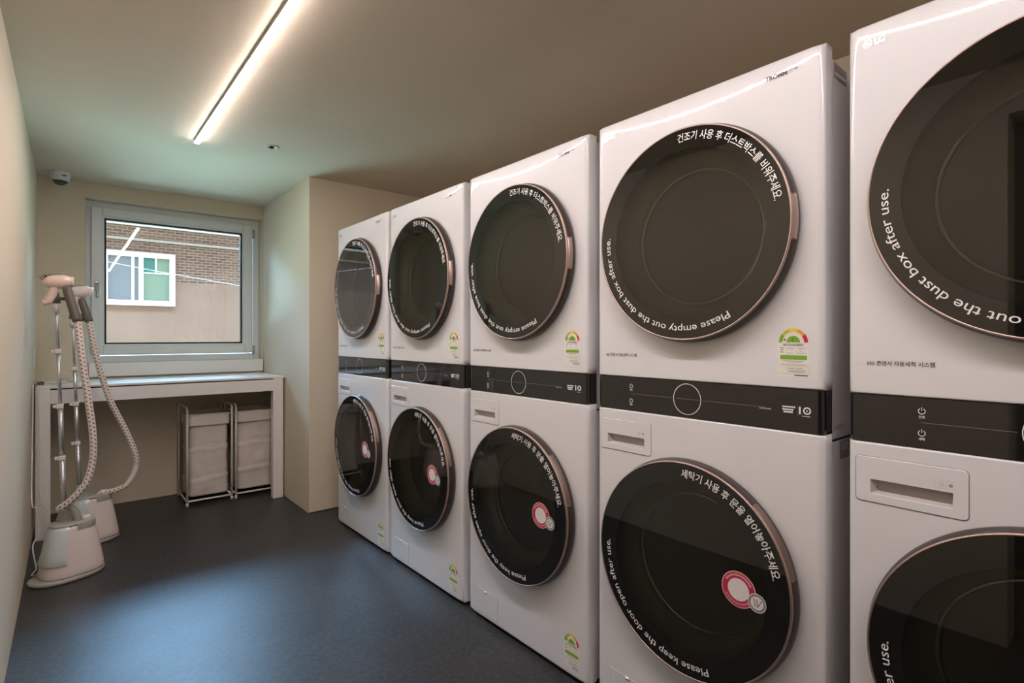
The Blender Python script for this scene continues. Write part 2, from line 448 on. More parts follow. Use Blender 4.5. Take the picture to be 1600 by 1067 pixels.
q = MB(); q.box((0.79,NB-0.012,nz0+0.06),(nx1-0.06,NB-0.004,nz1-0.06),'n_green')
q.box((0.80,NB-0.016,2.05),(0.92,NB-0.010,nz1-0.065),'n_teal'); q.box((0.925,NB-0.02,2.04),(0.945,NB-0.01,nz1-0.065),'trim'); q.box((0.80,NB-0.02,2.035),(1.08,NB-0.01,2.05),'trim')
tag(q.build('pane', nw), 'greenish pane with a small teal panel')
q = MB(); q.tube([(-2,7.6,2.42),(-0.5,7.6,2.19),(0.9,7.6,1.975),(1.8,7.6,1.86),(3.2,7.6,1.72),(6,7.6,1.5)],0.0022,'n_white',8)
tag(q.build('overhead_cable'), 'thin white cable strung in front of the brick house outside', 'cable')

# ================================================================== CEILING FITTINGS
lt = empty('linear_ceiling_light', (0.569,1.66,CZ), 'long thin glowing white strip light along the ceiling', 'ceiling light')
def loc(mb, o):       # shift a world-space mesh under its empty
    p = o.location; mb.v = [(x-p[0], y-p[1], z-p[2]) for x,y,z in mb.v]; return mb
c = MB(); c.box((0.5555,-1.25,2.287),(0.5825,3.43,CZ),'alu'); loc(c,lt).build('light_channel', lt)
c = MB()
prof = [(0.5560,2.2872),(0.5560,2.2846),(0.560,2.2828),(0.569,2.2822),(0.578,2.2828),(0.5820,2.2846),(0.5820,2.2872)]
c.sweep_rings([[(x,yy,z) for x,z in prof] for yy in (-1.248,3.428)],'led',close=True,smooth=False,cap0=True,cap1=True)  # strip lengthened behind the camera to even the light on the towers
loc(c,lt).build('light_diffuser', lt)
c = MB(); c.box((0.5540,2.235,2.2815),(0.5840,2.246,2.2925),'alu'); loc(c,lt).build('joint_clip', lt)

cc = empty('security_camera', (-0.020,4.70,CZ), 'white dome security camera on the ceiling above the window', 'security camera')
c = MB(); c.lathe([(0.058,0),(0.058,-0.012),(0.054,-0.035),(0.047,-0.052),(0.041,-0.056),(0.036,-0.054)],'camwhite',n=40); c.build('camera_housing', cc)
c = MB(); c.lathe([(0.040,-0.052)]+[(0.040*math.cos(a),-0.052-0.034*math.sin(a)) for a in [i*PI/16 for i in range(1,8)]]+[(0.0005,-0.086)],'camdome',n=32); c.build('dome_lens', cc)
c = MB(); c.box((0.010,-0.0555,-0.030),(0.034,-0.045,-0.024),'gap'); c.build('maker_mark', cc); c = MB(); c.box((-0.035,-0.053,-0.008),(-0.029,-0.045,-0.003),'gap'); c.build('screw_hole', cc)
c = MB(); c.tube([(0.030,0,-0.056),(0.012,-0.024,-0.070)],0.014,'pb',16); c.build('camera_module', cc)
sp = empty('ceiling_sprinkler', (0.920,3.28,CZ), 'small round recessed sprinkler fitting in the ceiling near the light strip', 'sprinkler')
c = MB(); c.lathe([(0.040,0),(0.040,-0.003),(0.034,-0.005),(0.022,-0.002),(0.020,0.0)],'trimgrey',n=32); c.build('cover_ring', sp)
c = MB(); c.lathe([(0.012,-0.001),(0.012,-0.008),(0.006,-0.012),(0.0005,-0.012)],'gap',n=20); c.build('sprinkler_head', sp)

# plates on the left wall
def plate(name, y, z0, z1, w, label, cat):
    x = LX(y); m_ = MB(); m_.box((x-0.002,y-w/2,z0),(x+0.005,y+w/2,z1),'camwhite',0.002)
    o = tag(m_.build(name), label, cat)
    m2 = MB(); m2.box((x+0.005,y-w/4,z0+0.03),(x+0.007,y+w/4,z1-0.03),'trim',0.001); m2.build('rocker', o)
plate('light_switch', 3.9, 1.165, 1.26, 0.075, 'white switch plate on the left wall before the window corner', 'switch')
plate('wall_control', 4.50, 1.02, 1.14, 0.12, 'white control plate on the left wall just above the counter end', 'control plate')

# ================================================================== COUNTER
TF = 4.25; TT = 0.912
ct = empty('laundry_counter', (0.574,4.55,0), 'long white counter with panel legs under the window', 'counter')
c = MB(); c.box((-0.130,TF,TT-0.014),(1.288,4.846,TT),'counter',0.002); loc(c,ct).build('countertop', ct)
c = MB(); c.box((-0.062,TF,0.806),(1.205,TF+0.03,TT-0.022),'counter',0.0015); loc(c,ct).build('apron', ct)
for x0,x1 in ((-0.130,-0.062),(1.205,1.276)):
    c = MB(); c.box((x0,TF,0.0),(x1,TF+0.06,TT-0.0145),'counter',0.002); loc(c,ct).build('leg', ct)
c = MB(); c.box((-0.062,TF+0.02,TT-0.022),(1.205,TF+0.03,TT-0.014),'gap'); loc(c,ct).build('shadow_groove', ct)  # near-black strip puts the shade of the gap into colour
pl = empty('power_plug', (-0.105,4.42,TT), 'small power plug and cord bunched on the left end of the counter', 'plug')
c = MB(); c.box((-0.020,-0.020,0.001),(0.012,0.015,0.022),'pd',0.004); c.tube([(0.0,0.0,0.02),(0.004,0.01,0.035)],0.006,'cord'); c.build('plug_body', pl)
c = MB(); c.tube(spline([(0.012,0,0.012),(0.05,0.03,0.006),(0.10,0.06,0.004),(0.16,0.05,0.004)]),0.0035,'cord',8); c.build('cord', pl)
c = MB()
rings = []
for i in range(7):
    t = i/6; ring = []
    for j in range(24):
        a = 2*PI*j/24; r = 0.055*math.sin(PI*min(0.98,0.15+0.5*(1-t)+0.0))*(1+0.25*noise.noise(Vector((math.cos(a)*2,math.sin(a)*2,t*3))))
        r *= (1-t)**0.5+0.02
        ring.append((r*math.cos(a)*1.2, r*math.sin(a), 0.001+t*0.034+0.006*noise.noise(Vector((a*2,t*5,0)))*t))
    rings.append(ring)
c.sweep_rings(rings,'clear',smooth=False,cap0=True,cap1=True)
o = tag(c.build('plastic_wrapper'), 'small crumpled clear plastic wrapper on the counter behind the steamers', 'wrapper'); o.location = (0.075,4.66,TT)

# ================================================================== HAMPERS
def hamper(x0, x1, y0, y1, label, seed):
    H = 0.70; cx, cy = (x0+x1)/2, (y0+y1)/2
    t = empty('laundry_hamper', (cx,cy,0), label, 'laundry hamper', 'fabric laundry hampers under the counter')
    X = (x1-x0)/2; Y = (y1-y0)/2; r = 0.0075
    for sx in (-1,1):
        x = sx*(X-r); rc = 0.035
        pts = [(x,-Y+r,0.018)]+[(x,-Y+r,H-rc)]
        pts += [(x,-Y+r+rc*(1-math.cos(a)),H-rc+rc*math.sin(a)) for a in [k*PI/12 for k in range(1,7)]]
        pts += [(x,Y-r-rc*(1-math.cos(a)),H-rc+rc*math.sin(a)) for a in [k*PI/12 for k in range(6,-1,-1)]]
        pts += [(x,Y-r,0.018)]
        f = MB(); f.tube(pts,r,'metal_white',10); f.build('side_frame', t)
        f = MB(); f.tube([(x,-Y+r,0.035),(x,Y-r,0.035)],0.0065,'metal_white',10); f.build('bottom_rail', t)
        for sy in (-1,1):
            f = MB(); f.lathe([(0.0095,0),(0.0095,0.022),(0.008,0.024)],'metal_white',c=(x,sy*(Y-r),0),n=16,cap0=True,cap1=True); f.build('foot', t)
    for sy in (-1,1):
        f = MB(); f.tube([(-X+r,sy*(Y-r),0.035),(X-r,sy*(Y-r),0.035)],0.0065,'metal_white',10); f.build('bottom_rail', t)
        f = MB(); f.tube([(-X+r,sy*(Y-0.022),0.640),(X-r,sy*(Y-0.022),0.640)],0.005,'metal_white',10); f.build('top_rod', t)
    # bag: rounded rectangle rings with creases
    bg_ = MB(); rings = []; nz = 44; wx, wy = X-0.022, Y-0.026; n = 96
    def rr(a, wx, wy, e=7.0):
        c_, s_ = math.cos(a), math.sin(a); k = (abs(c_/wx)**e+abs(s_/wy)**e)**(-1/e); return k*c_, k*s_
    folds = [0.18, 0.40] if seed == 1 else [0.215, 0.405]
    for i in range(nz+1):
        z = 0.058 + (0.645-0.058)*i/nz; ring = []
        for j in range(n):
            a = 2*PI*j/n; x, y = rr(a, wx, wy)
            d = 0.009*noise.noise(Vector((x*9+seed*7, y*9, z*7))) + 0.004*noise.noise(Vector((x*28, y*28+seed*3, z*22)))
            for q, fz in enumerate(folds):
                zz = fz + 0.05*x*(1 if q else 2.0) + 0.012*noise.noise(Vector((x*8,y*8,q*5.0+seed)))
                u = (z-zz)/0.014
                d += 0.0075*math.exp(-u*u*0.5) * (1 if u < 0 else 0.3) - 0.005*math.exp(-((u-1.2)**2))
            tight = min(1, (0.645-z)/0.10, (z-0.05)/0.03)
            l = math.hypot(x,y) or 1
            m_ = 1 + (d*max(0.1,tight))/l - 0.02*math.sin(PI*i/nz)
            ring.append((x*m_, y*m_, z))
        rings.append(ring)
    bg_.sweep_rings(rings,'cloth',cap0=True)
    rings2 = [[(p[0]*0.985,p[1]*0.985,p[2]) for p in rings[k]] for k in (nz, nz-10, nz-24)]
    bg_.sweep_rings(rings2,'cloth'); bag = bg_.build('fabric_bag', t)
    cf = MB(); cr = []
    for z, o_ in ((0.566,0.004),(0.562,0.008),(0.572,0.0095),(0.60,0.009),(0.632,0.0085),(0.646,0.006),(0.649,0.001),(0.646,-0.003)):
        ring = []
        for j in range(n):
            a = 2*PI*j/n; x, y = rr(a, wx+o_, wy+o_, 9.0)
            ring.append((x, y + 0*z, z + 0.0022*noise.noise(Vector((x*12+seed*3,y*12,1)))))
        cr.append(ring)
    cf.sweep_rings(cr,'cloth_l'); cf.build('folded_cuff', bag)
    return t
hamper(0.668,0.972,4.428,4.800,'left grey fabric hamper in a white frame under the counter, fully in view',1)
hamper(0.985,1.287,4.428,4.800,'right grey fabric hamper under the counter, partly behind the leg panel',2)

# ================================================================== GARMENT STEAMERS
def steamer(cx, cy, label, pole, collars, head, hdl, hose, elbow, cord, hooky, white_head, pr_=0.0):
    t = empty('garment_steamer', (cx,cy,0), label, 'garment steamer', 'garment steamers by the left wall')
    R = Matrix.Rotation(math.radians(20),3,'Z')
    def sup(a, A, B, e=2.6, ox=0.0):
        c_, s_ = math.cos(a), math.sin(a); k = (abs(c_/A)**e+abs(s_/B)**e)**(-1/e)
        v = R @ Vector((k*c_+ox,k*s_,0)); return v
    def ring(A,B,z,e=2.6,ox=0.0,n=64,a0=0,a1=2*PI,closed=True):
        out = []
        for j in range(n if closed else n+1):
            a = a0+(a1-a0)*j/n; v = sup(a,A,B,e,ox); out.append((v.x,v.y,z))
        return out
    m_ = MB(); m_.sweep_rings([ring(0.148,0.103,0.0,2.2,-0.006),ring(0.155,0.110,0.004,2.2,-0.006),ring(0.156,0.111,0.014,2.2,-0.006),ring(0.150,0.106,0.020,2.2,-0.006),ring(0.12,0.09,0.022,2.2)],'pg',cap0=True,cap1=True); m_.build('base_plate', t)
    H = 0.262
    prof = [(0.0,0.022),(0.002,0.030),(0.0,0.05),(-0.012,0.12),(-0.024,0.19),(-0.036,0.245),(-0.040,H)]
    m_ = MB(); m_.sweep_rings([ring(0.130+o,0.098+o*0.8,z,ox=0.012) for o,z in prof],'pw',cap0=True,cap1=True); m_.build('body', t)
    # translucent tank set into the left side
    prof2 = [(0.0,0.085),(0.0035,0.092),(-0.0165+0.0035,0.145),(-0.024+0.0035,0.19),(-0.036+0.0035,0.245),(-0.041,H+0.006),(-0.055,H+0.010)]
    m_ = MB(); m_.sweep_rings([ring(0.130+o,0.098+o*0.8,z,ox=0.012,a0=math.radians(135),a1=math.radians(240),n=32,closed=False) for o,z in prof2],'tank',close=False); m_.build('water_tank', t)
    # grey top deck
    m_ = MB(); m_.sweep_rings([ring(0.130-o,0.098-o*0.8,z,ox=0.012,a0=a0_,a1=a1_,n=48,closed=False) for o,z in ((0.0335,0.236),(0.034,0.262),(0.038,0.270))for a0_,a1_ in ((math.radians(-92),math.radians(130)),)],'pg',close=False)
    m_.sweep_rings([ring(0.094,0.069,0.268,ox=0.012),ring(0.090,0.066,0.274,ox=0.012),ring(0.05,0.035,0.278,ox=0.012)],'pg',cap1=True); m_.build('top_deck', t)
    m_ = MB(); k0 = R @ Vector((0.066,-0.022,0)); m_.lathe([(0.021,0.0),(0.021,0.016),(0.018,0.021),(0.001,0.022)],'pw',c=(k0.x,k0.y,0.272),n=28); m_.build('steam_knob', t)
    m_ = MB(); m_.lathe([(0.034,0.0),(0.030,0.02),(0.022,0.045),(0.014,0.06)],'pg',c=(pole[0][0]-cx,pole[0][1]-cy,0.27),n=28); m_.build('pole_socket', t)
    # telescopic pole
    P = [Vector(p)-Vector((cx,cy,0)) for p in pole]
    zs = [P[0].z]+collars+[P[1].z]; rad = [0.0125,0.0105,0.0085,0.0070]
    at = lambda z: P[0].lerp(P[1],(z-P[0].z)/(P[1].z-P[0].z))
    for i in range(len(zs)-1):
        m_ = MB(); m_.tube([at(zs[i]),at(zs[i+1])],rad[i],'tube',16); m_.build('pole_section', t)
    for z in collars:
        p = at(z); m_ = MB(); m_.box((p.x-0.015,p.y-0.015,z-0.012),(p.x+0.014,p.y+0.015,z+0.012),'pw',0.003); m_.box((p.x-0.030,p.y-0.010,z-0.008),(p.x-0.014,p.y+0.006,z+0.008),'pw',0.002); m_.build('pole_clamp', t)
    top = P[1]
    m_ = MB(); m_.tube([top-Vector((0,0,0.045)),top+Vector((0,0,0.01))],0.0125,'pw',16); m_.tube([top+Vector((0,0,0.005)),top+Vector((0.0,0,0.06))],[0.018,0.012],'pd',16)
    m_.box((top.x-0.012,top.y-0.012,top.z+0.02),(top.x+0.05,top.y+0.004,top.z+0.035),'pd',0.003)
    m_.tube([top+Vector((0.045,-0.004,0.028)),top+Vector((0.055,-0.004,-0.005))],[0.006,0.012],'pd',12); m_.build('hanger_bracket', t)
    # head rest
    hd = Vector(head)-Vector((cx,cy,0))
    m_ = MB(); m_.tube(spline([(hd.x-0.012,hd.y,hd.z-0.02),(hd.x-0.022,hd.y,hd.z-0.06),(hd.x-0.040,hd.y,hd.z-0.100),(hd.x-0.058,hd.y,hd.z-0.108)],4),[0.020]*5+[0.019]*4+[0.015]*4,'pp' if not white_head else 'pw',14); m_.build('head_cradle', t)
    # steam head
    m_ = MB(); rings = []
    for i in range(15):
        s_ = i/14; u = -1+2*s_; x = hd.x + 0.062*u
        w = math.sqrt(max(0.0,1-abs(u)**2.3))*0.037+0.0008
        if u > 0.35: w = max(w, 0.026)
        zc = hd.z + 0.004*u
        rings.append([(x, hd.y+0.9*w*math.cos(2*PI*j/24), zc+w*math.sin(2*PI*j/24)*(0.95)) for j in range(24)])
    m_.sweep_rings(rings,'pp' if not white_head else 'pw',cap0=True,cap1=True); sh = m_.build('steam_head', t)
    m_ = MB()
    for i in range(12):
        for k in range(3):
            u = -0.95+1.15*i/11; x = hd.x+0.062*u; z = hd.z+0.030*math.sqrt(max(0.02,1-abs(u)**2.3)); y = hd.y-0.012+0.012*k
            dx = -0.008 if u < -0.6 else -0.002
            m_.tube([(x,y,z-0.004),(x+dx*1.6,y,z+0.010)],[0.0016,0.0009],'pb',5)
    m_.tube([(hd.x-0.05,hd.y,hd.z+0.022),(hd.x,hd.y,hd.z+0.031),(hd.x+0.012,hd.y,hd.z+0.031)],0.006,'pb',8)
    m_.build('bristle_brush', sh)
    # handle
    h0 = Vector(hdl[0])-Vector((cx,cy,0)); h1 = Vector(hdl[1])-Vector((cx,cy,0))
    m_ = MB(); m_.tube([h0,h0.lerp(h1,0.1),h0.lerp(h1,0.5),h0.lerp(h1,0.9),h1],[0.017,0.0205,0.021,0.0215,0.019],'pd',20); m_.build('handle_grip', t)
    hp = [Vector(p)-Vector((cx,cy,0)) for p in hose]
    m_ = MB(); m_.tube(spline([h1]+hp,10),0.0162,'hose',18,uv=True); m_.build('steam_hose', t)
    if elbow:
        m_ = MB(); m_.tube(spline([Vector(p)-Vector((cx,cy,0)) for p in elbow],6),0.0155,'pg' if not white_head else 'pw',16); m_.build('hose_elbow', t)
    m_ = MB(); m_.tube(spline([Vector(p)-Vector((cx,cy,0)) for p in cord],8),0.0035,'cord',8); m_.build('power_cord', t)
    return t
steamer(0.020,3.545,'nearer garment steamer with blush head, its hose hanging close to its pole',
    [(0.002,3.60,0.29),(-0.029,3.58,1.375)],[0.591,0.856,1.135],(-0.022,3.56,1.487),[(0.010,3.545,1.462),(0.054,3.52,1.285)],
    [(0.071,3.50,1.10),(0.094,3.50,0.904),(0.115,3.50,0.705),(0.113,3.50,0.575),(0.086,3.50,0.464),(0.025,3.51,0.385),(-0.016,3.53,0.350),(0.012,3.555,0.345)],
    [(0.008,3.555,0.346),(0.030,3.545,0.340),(0.048,3.535,0.315),(0.055,3.53,0.275)],
    [(-0.138,4.20,0.93),(-0.138,4.12,0.62),(-0.135,3.96,0.31),(-0.115,3.92,0.27),(-0.105,3.90,0.15),(-0.128,3.87,0.09),(-0.118,3.80,0.03),(-0.110,3.72,0.010),(-0.125,3.64,0.010),(-0.11,3.58,0.025),(-0.085,3.56,0.045)],
    0.0, False)
steamer(0.115,4.060,'farther garment steamer with white head, its hose bowing out to the right',
    [(0.072,4.12,0.29),(0.040,4.12,1.310)],[0.579,0.812,1.021],(0.075,4.10,1.475),[(0.080,4.09,1.435),(0.116,4.07,1.298)],
    [(0.147,4.05,1.10),(0.208,4.05,0.848),(0.287,4.05,0.647),(0.335,4.04,0.504),(0.343,4.04,0.425)],
    [(0.343,4.04,0.425),(0.330,4.04,0.365),(0.290,4.04,0.300)],
    [(-0.115,4.225,0.92),(-0.112,4.215,0.60),(-0.108,4.19,0.28),(-0.075,4.15,0.20),(-0.05,4.12,0.08),(0.0,4.08,0.05)],
    0.0, True)
# lower hose of the farther steamer, from its straight joint back to the deck
st2 = [o for o in COL.objects if o.name.startswith('garment_steamer') and o.type == 'EMPTY'][-1]
m_ = MB(); m_.tube(spline([Vector(p)-Vector(st2.location) for p in [(0.292,4.04,0.302),(0.240,4.04,0.284),(0.175,4.05,0.275),(0.150,4.05,0.262)]],8),0.0155,'hose',18,uv=True); m_.build('lower_hose', st2)

# ================================================================== WASH TOWERS
WD = 0.70
R_BEV = 0.012
def panel_shell(mb, z0, z1, hole, xr=0.0, top_crown=0.0, ry=0.018, rt=0.006, rb=0.004, depth=0.048, m='enamel'):
    """crowned front panel facing -X with an optional round hole (d, z, r)"""
    def off(d, z):
        u = max(1-min(d, WD-d)/ry, 0); rz = rt if (z1-z) < (z-z0) else rb
        v = max(1-min(z1-z, z-z0)/rz, 0); s_ = min(1.0, math.hypot(u,v))
        o = R_BEV*(1-math.sqrt(max(0,1-s_*s_)))
        if top_crown:
            t_ = z1-z
            w_ = 0.092*(1-0.86*abs((d-WD/2)/(WD/2))**1.8)
            if t_ < w_: o += top_crown*(w_/0.092)*(1-t_/w_)**2
        ds = min(d, WD-d)
        if ds < 0.05: o += 0.0012*(1-ds/0.05)**2
        return o
    cd, cz_, r = hole if hole else (WD/2,(z0+z1)/2,0.0)
    angs = [2*PI*k/120 for k in range(120)]
    for (dd,zz) in ((0,z0),(WD,z0),(WD,z1),(0,z1)): angs.append(math.atan2(zz-cz_,dd-cd) % (2*PI))
    angs = sorted(set(round(a,6) for a in angs))
    dl = [0.16,0.10,0.075,0.06,0.048,0.038,0.03,0.023,0.018,0.014,0.011,0.008,0.0055,0.0035,0.002,0.0008,0.0]
    rings = [[] for _ in range(len(dl)+1)]
    for a in angs:
        c_, s_ = math.cos(a), math.sin(a)
        tx = ((WD-cd)/c_ if c_ > 1e-9 else (-cd/c_ if c_ < -1e-9 else 1e9)); tz = ((z1-cz_)/s_ if s_ > 1e-9 else ((z0-cz_)/s_ if s_ < -1e-9 else 1e9))
        T = min(tx,tz)
        rings[0].append((xr+off(cd+r*c_, cz_+r*s_), -(cd+r*c_), cz_+r*s_))
        for i, q in enumerate(dl):
            # make delta a perpendicular distance from the struck edge
            pf = abs(c_) if tx <= tz else abs(s_)
            t_ = max(r+0.0005*(i+1), T - q/max(pf,0.2)) if q > 0 else T
            d, z = cd+t_*c_, cz_+t_*s_
            rings[i+1].append((xr+off(d,z), -d, z))
    rings.append([(depth, p[1], p[2]) for p in rings[-1]])
    if r == 0: mb.sweep_rings(rings[1:], m, smooth=True); 
    else: mb.sweep_rings(rings, m, smooth=True)

def rrect(d0,d1,z0,z1,r,n=5):
    out = []
    for (cd,cz_,a0) in ((d1-r,z1-r,0),(d0+r,z1-r,90),(d0+r,z0+r,180),(d1-r,z0+r,270)):
        for k in range(n+1):
            a = math.radians(a0+90*k/n); out.append((cd+r*math.cos(a), cz_+r*math.sin(a)))
    return out
def plate_rr(mb, d0,d1,z0,z1,r,xb,xf,m,bev=0.0008):
    a = rrect(d0,d1,z0,z1,r); i = rrect(d0+bev,d1-bev,z0+bev,z1-bev,max(r-bev,0.0005))
    rings = [[(xb,-d,z) for d,z in a],[(xf+bev,-d,z) for d,z in a],[(xf,-d,z) for d,z in i]]
    mb.sweep_rings(rings,m,smooth=False,cap1=True)

def energy_label(d0, z0, x):
    """82 x 122 mm style efficiency sticker"""
    e = MB(); w, h = 0.074, 0.120
    e.poly([(x,-d,z) for d,z in [(d0,z0),(d0+w,z0),(d0+w,z0+h-0.034)]+[(d0+w/2+0.037*math.cos(a),z0+h-0.036+0.036*math.sin(a)) for a in [k*PI/16 for k in range(1,16)]]+[(d0,z0+h-0.034)]],'paper')
    cx_, cz_ = d0+w/2, z0+h-0.035
    x2 = x-0.0003
    def arc(a0,a1,r0,r1,m):
        k = 6; P = [(cx_+r1*math.cos(math.radians(a0+(a1-a0)*i/k)), cz_+r1*math.sin(math.radians(a0+(a1-a0)*i/k))) for i in range(k+1)]
        Q = [(cx_+r0*math.cos(math.radians(a0+(a1-a0)*i/k)), cz_+r0*math.sin(math.radians(a0+(a1-a0)*i/k))) for i in range(k+1)]
        for i in range(k): e.poly([(x2,-p[0],p[1]) for p in (P[i],P[i+1],Q[i+1],Q[i])],m)
    for a0,a1,m in ((144,180,'g1'),(108,144,'g2'),(72,108,'g3'),(36,72,'g4'),(0,36,'g5')): arc(a0,a1,0.0255,0.0345,m)
    arc(0,180,0.0,0.0165,'g1')
    e.poly([(x2,-(cx_-0.025),cz_+0.006),(x2,-(cx_-0.018),cz_+0.010),(x2,-(cx_-0.018),cz_+0.003)],'ink_d')
    x3 = x-0.0005
    text_flat(e,'1',cx_-0.0025,cz_+0.001,0.011,x3,'ink_d')
    text_flat(e,'에너지소비효율등급',d0+0.013,cz_-0.0085,0.005,x3,'ink_d',width=0.048,bold=0.012)
    def bar(u0,u1,v0,v1,m): e.poly([(x2,-(d0+u0),z0+v0),(x2,-(d0+u1),z0+v0),(x2,-(d0+u1),z0+v1),(x2,-(d0+u0),z0+v1)],m)
    bar(0.006,0.069,0.043,0.0535,'g1')
    for v in (0.071,0.066,0.060): bar(0.006,0.014,v,v+0.0022,'ink_g')
    for v,u0,u1 in ((0.070,0.020,0.038),(0.070,0.048,0.066),(0.064,0.052,0.058),(0.058,0.020,0.038),(0.058,0.044,0.066),(0.039,0.012,0.062),(0.0365,0.020,0.056),(0.030,0.006,0.068)): bar(u0,u1,v,v+0.0010,'ink_g')
    for v in (0.0262,0.0085): bar(0.003,0.072,v,v+0.0005,'g1')
    bar(0.0715,0.072,0.0085,0.0265,'g1'); bar(0.0225,0.023,0.0085,0.0265,'g1')
    for v,u0,u1 in ((0.0205,0.026,0.040),(0.0205,0.044,0.060),(0.0155,0.026,0.066),(0.012,0.026,0.064)): bar(u0,u1,v,v+0.0014,'ink_g')
    bar(0.040,0.071,0.0035,0.0062,'ink_d')
    return e

def ring2d(mb, cd, cz_, r0, r1, x, m, n=40, a0=0, a1=360):
    for k in range(n):
        t0 = math.radians(a0+(a1-a0)*k/n); t1 = math.radians(a0+(a1-a0)*(k+1)/n)
        mb.poly([(x,-(cd+r1*math.cos(t0)),cz_+r1*math.sin(t0)),(x,-(cd+r1*math.cos(t1)),cz_+r1*math.sin(t1)),(x,-(cd+r0*math.cos(t1)),cz_+r0*math.sin(t1)),(x,-(cd+r0*math.cos(t0)),cz_+r0*math.sin(t0))],m)
def disc2d(mb, cd, cz_, r, x, m, n=40):
    mb.poly([(x,-(cd+r*math.cos(2*PI*k/n)),cz_+r*math.sin(2*PI*k/n)) for k in range(n)],m)
def rect2d(mb, d0,d1,z0,z1,x,m): mb.poly([(x,-d0,z0),(x,-d1,z0),(x,-d1,z1),(x,-d0,z1)],m)

def door(t, name, cd, cz_, korean, ka, english, ea, hang, kr):
    c = (0,-cd,cz_)
    d = MB(); d.lathe([(0.283,0.002),(0.298,-0.002),(0.3035,-0.010),(0.3035,-0.018),(0.300,-0.028),(0.2965,-0.034)],'doorside',c=c,axis='x',n=128)
    o = d.build(name, t)
    d = MB(); d.lathe([(0.2965,-0.032),(0.2980,-0.036),(0.2978,-0.040),(0.2965,-0.0418),(0.2935,-0.0418),(0.2930,-0.040)],'rose',c=c,axis='x',n=128); d.build('rose_gold_rim', o)
    xg = -0.0405
    d = MB()
    rs = [0.2935,0.285,0.27,0.254,0.236,0.21,0.18,0.15,0.12,0.09,0.06,0.03,0.0005]
    d.lathe([(q,xg-0.0015*(1-(q/0.2935)**2)) for q in rs],['blackglass']*4+['doorglass']*8,c=c,axis='x',n=128)
    d.build('door_glass', o)
    d = MB()
    d.lathe([(0.238,xg+0.004),(0.237,-0.015),(0.232,0.000),(0.222,0.014),(0.206,0.024),(0.196,0.034),(0.192,0.050)],'bowl',c=c,axis='x',n=96)
    d.lathe([(0.192,0.050),(0.186,0.075),(0.172,0.105),(0.150,0.118)],'bowl_dark',c=c,axis='x',n=96)
    d.lathe([(0.1930+0.0045*math.cos(2*PI*k/12),0.040+0.0045*math.sin(2*PI*k/12)) for k in range(13)],'bowl_glint',c=c,axis='x',n=96)  # pale ring added to imitate the bright reflected line inside the bowl
    d.build('inner_bowl', o)
    d = MB()
    d.lathe([(0.150,0.118),(0.215,0.130),(0.235,0.15),(0.235,0.46),(0.215,0.49),(0.06,0.50),(0.05,0.485),(0.0005,0.48)],'drum',c=c,axis='x',n=72)
    for k in range(3):
        a = math.radians(40+120*k)
        d.tube([(0.16,-(cd+0.222*math.cos(a)),cz_+0.222*math.sin(a)),(0.44,-(cd+0.222*math.cos(a)),cz_+0.222*math.sin(a))],0.026,'bowl_dark',12)
    d.build('drum', o)
    xt = -0.0424
    d = MB()
    text_arc(d, korean, (cd,cz_), kr, ka[0], ka[1], 0.0185, xt, 'ink_w', 0.010)
    d.build('lettering', o); d = MB()
    text_arc(d, english, (cd,cz_), 0.2575, ea[0], ea[1], 0.0190, xt, 'ink_w', 0.003)
    d.build('lettering', o)
    a0, a1 = hang
    d = MB(); d.lathe([(0.2970,-0.0343),(0.2988,-0.0325),(0.3012,-0.026),(0.3034,-0.019)],'rosedull' if a0 < 0 else 'rosedark',c=c,axis='x',n=24,a0=math.radians(a0),a1=math.radians(a1)); 
    for aa in (a0,a1):
        a = math.radians(aa); d.tube([(-0.033,-(cd+0.2975*math.cos(a)),cz_+0.2975*math.sin(a)),(-0.018,-(cd+0.300*math.cos(a)),cz_+0.300*math.sin(a))],0.0030,'rosedark',8)
    d.build('door_handle', o)
    return o

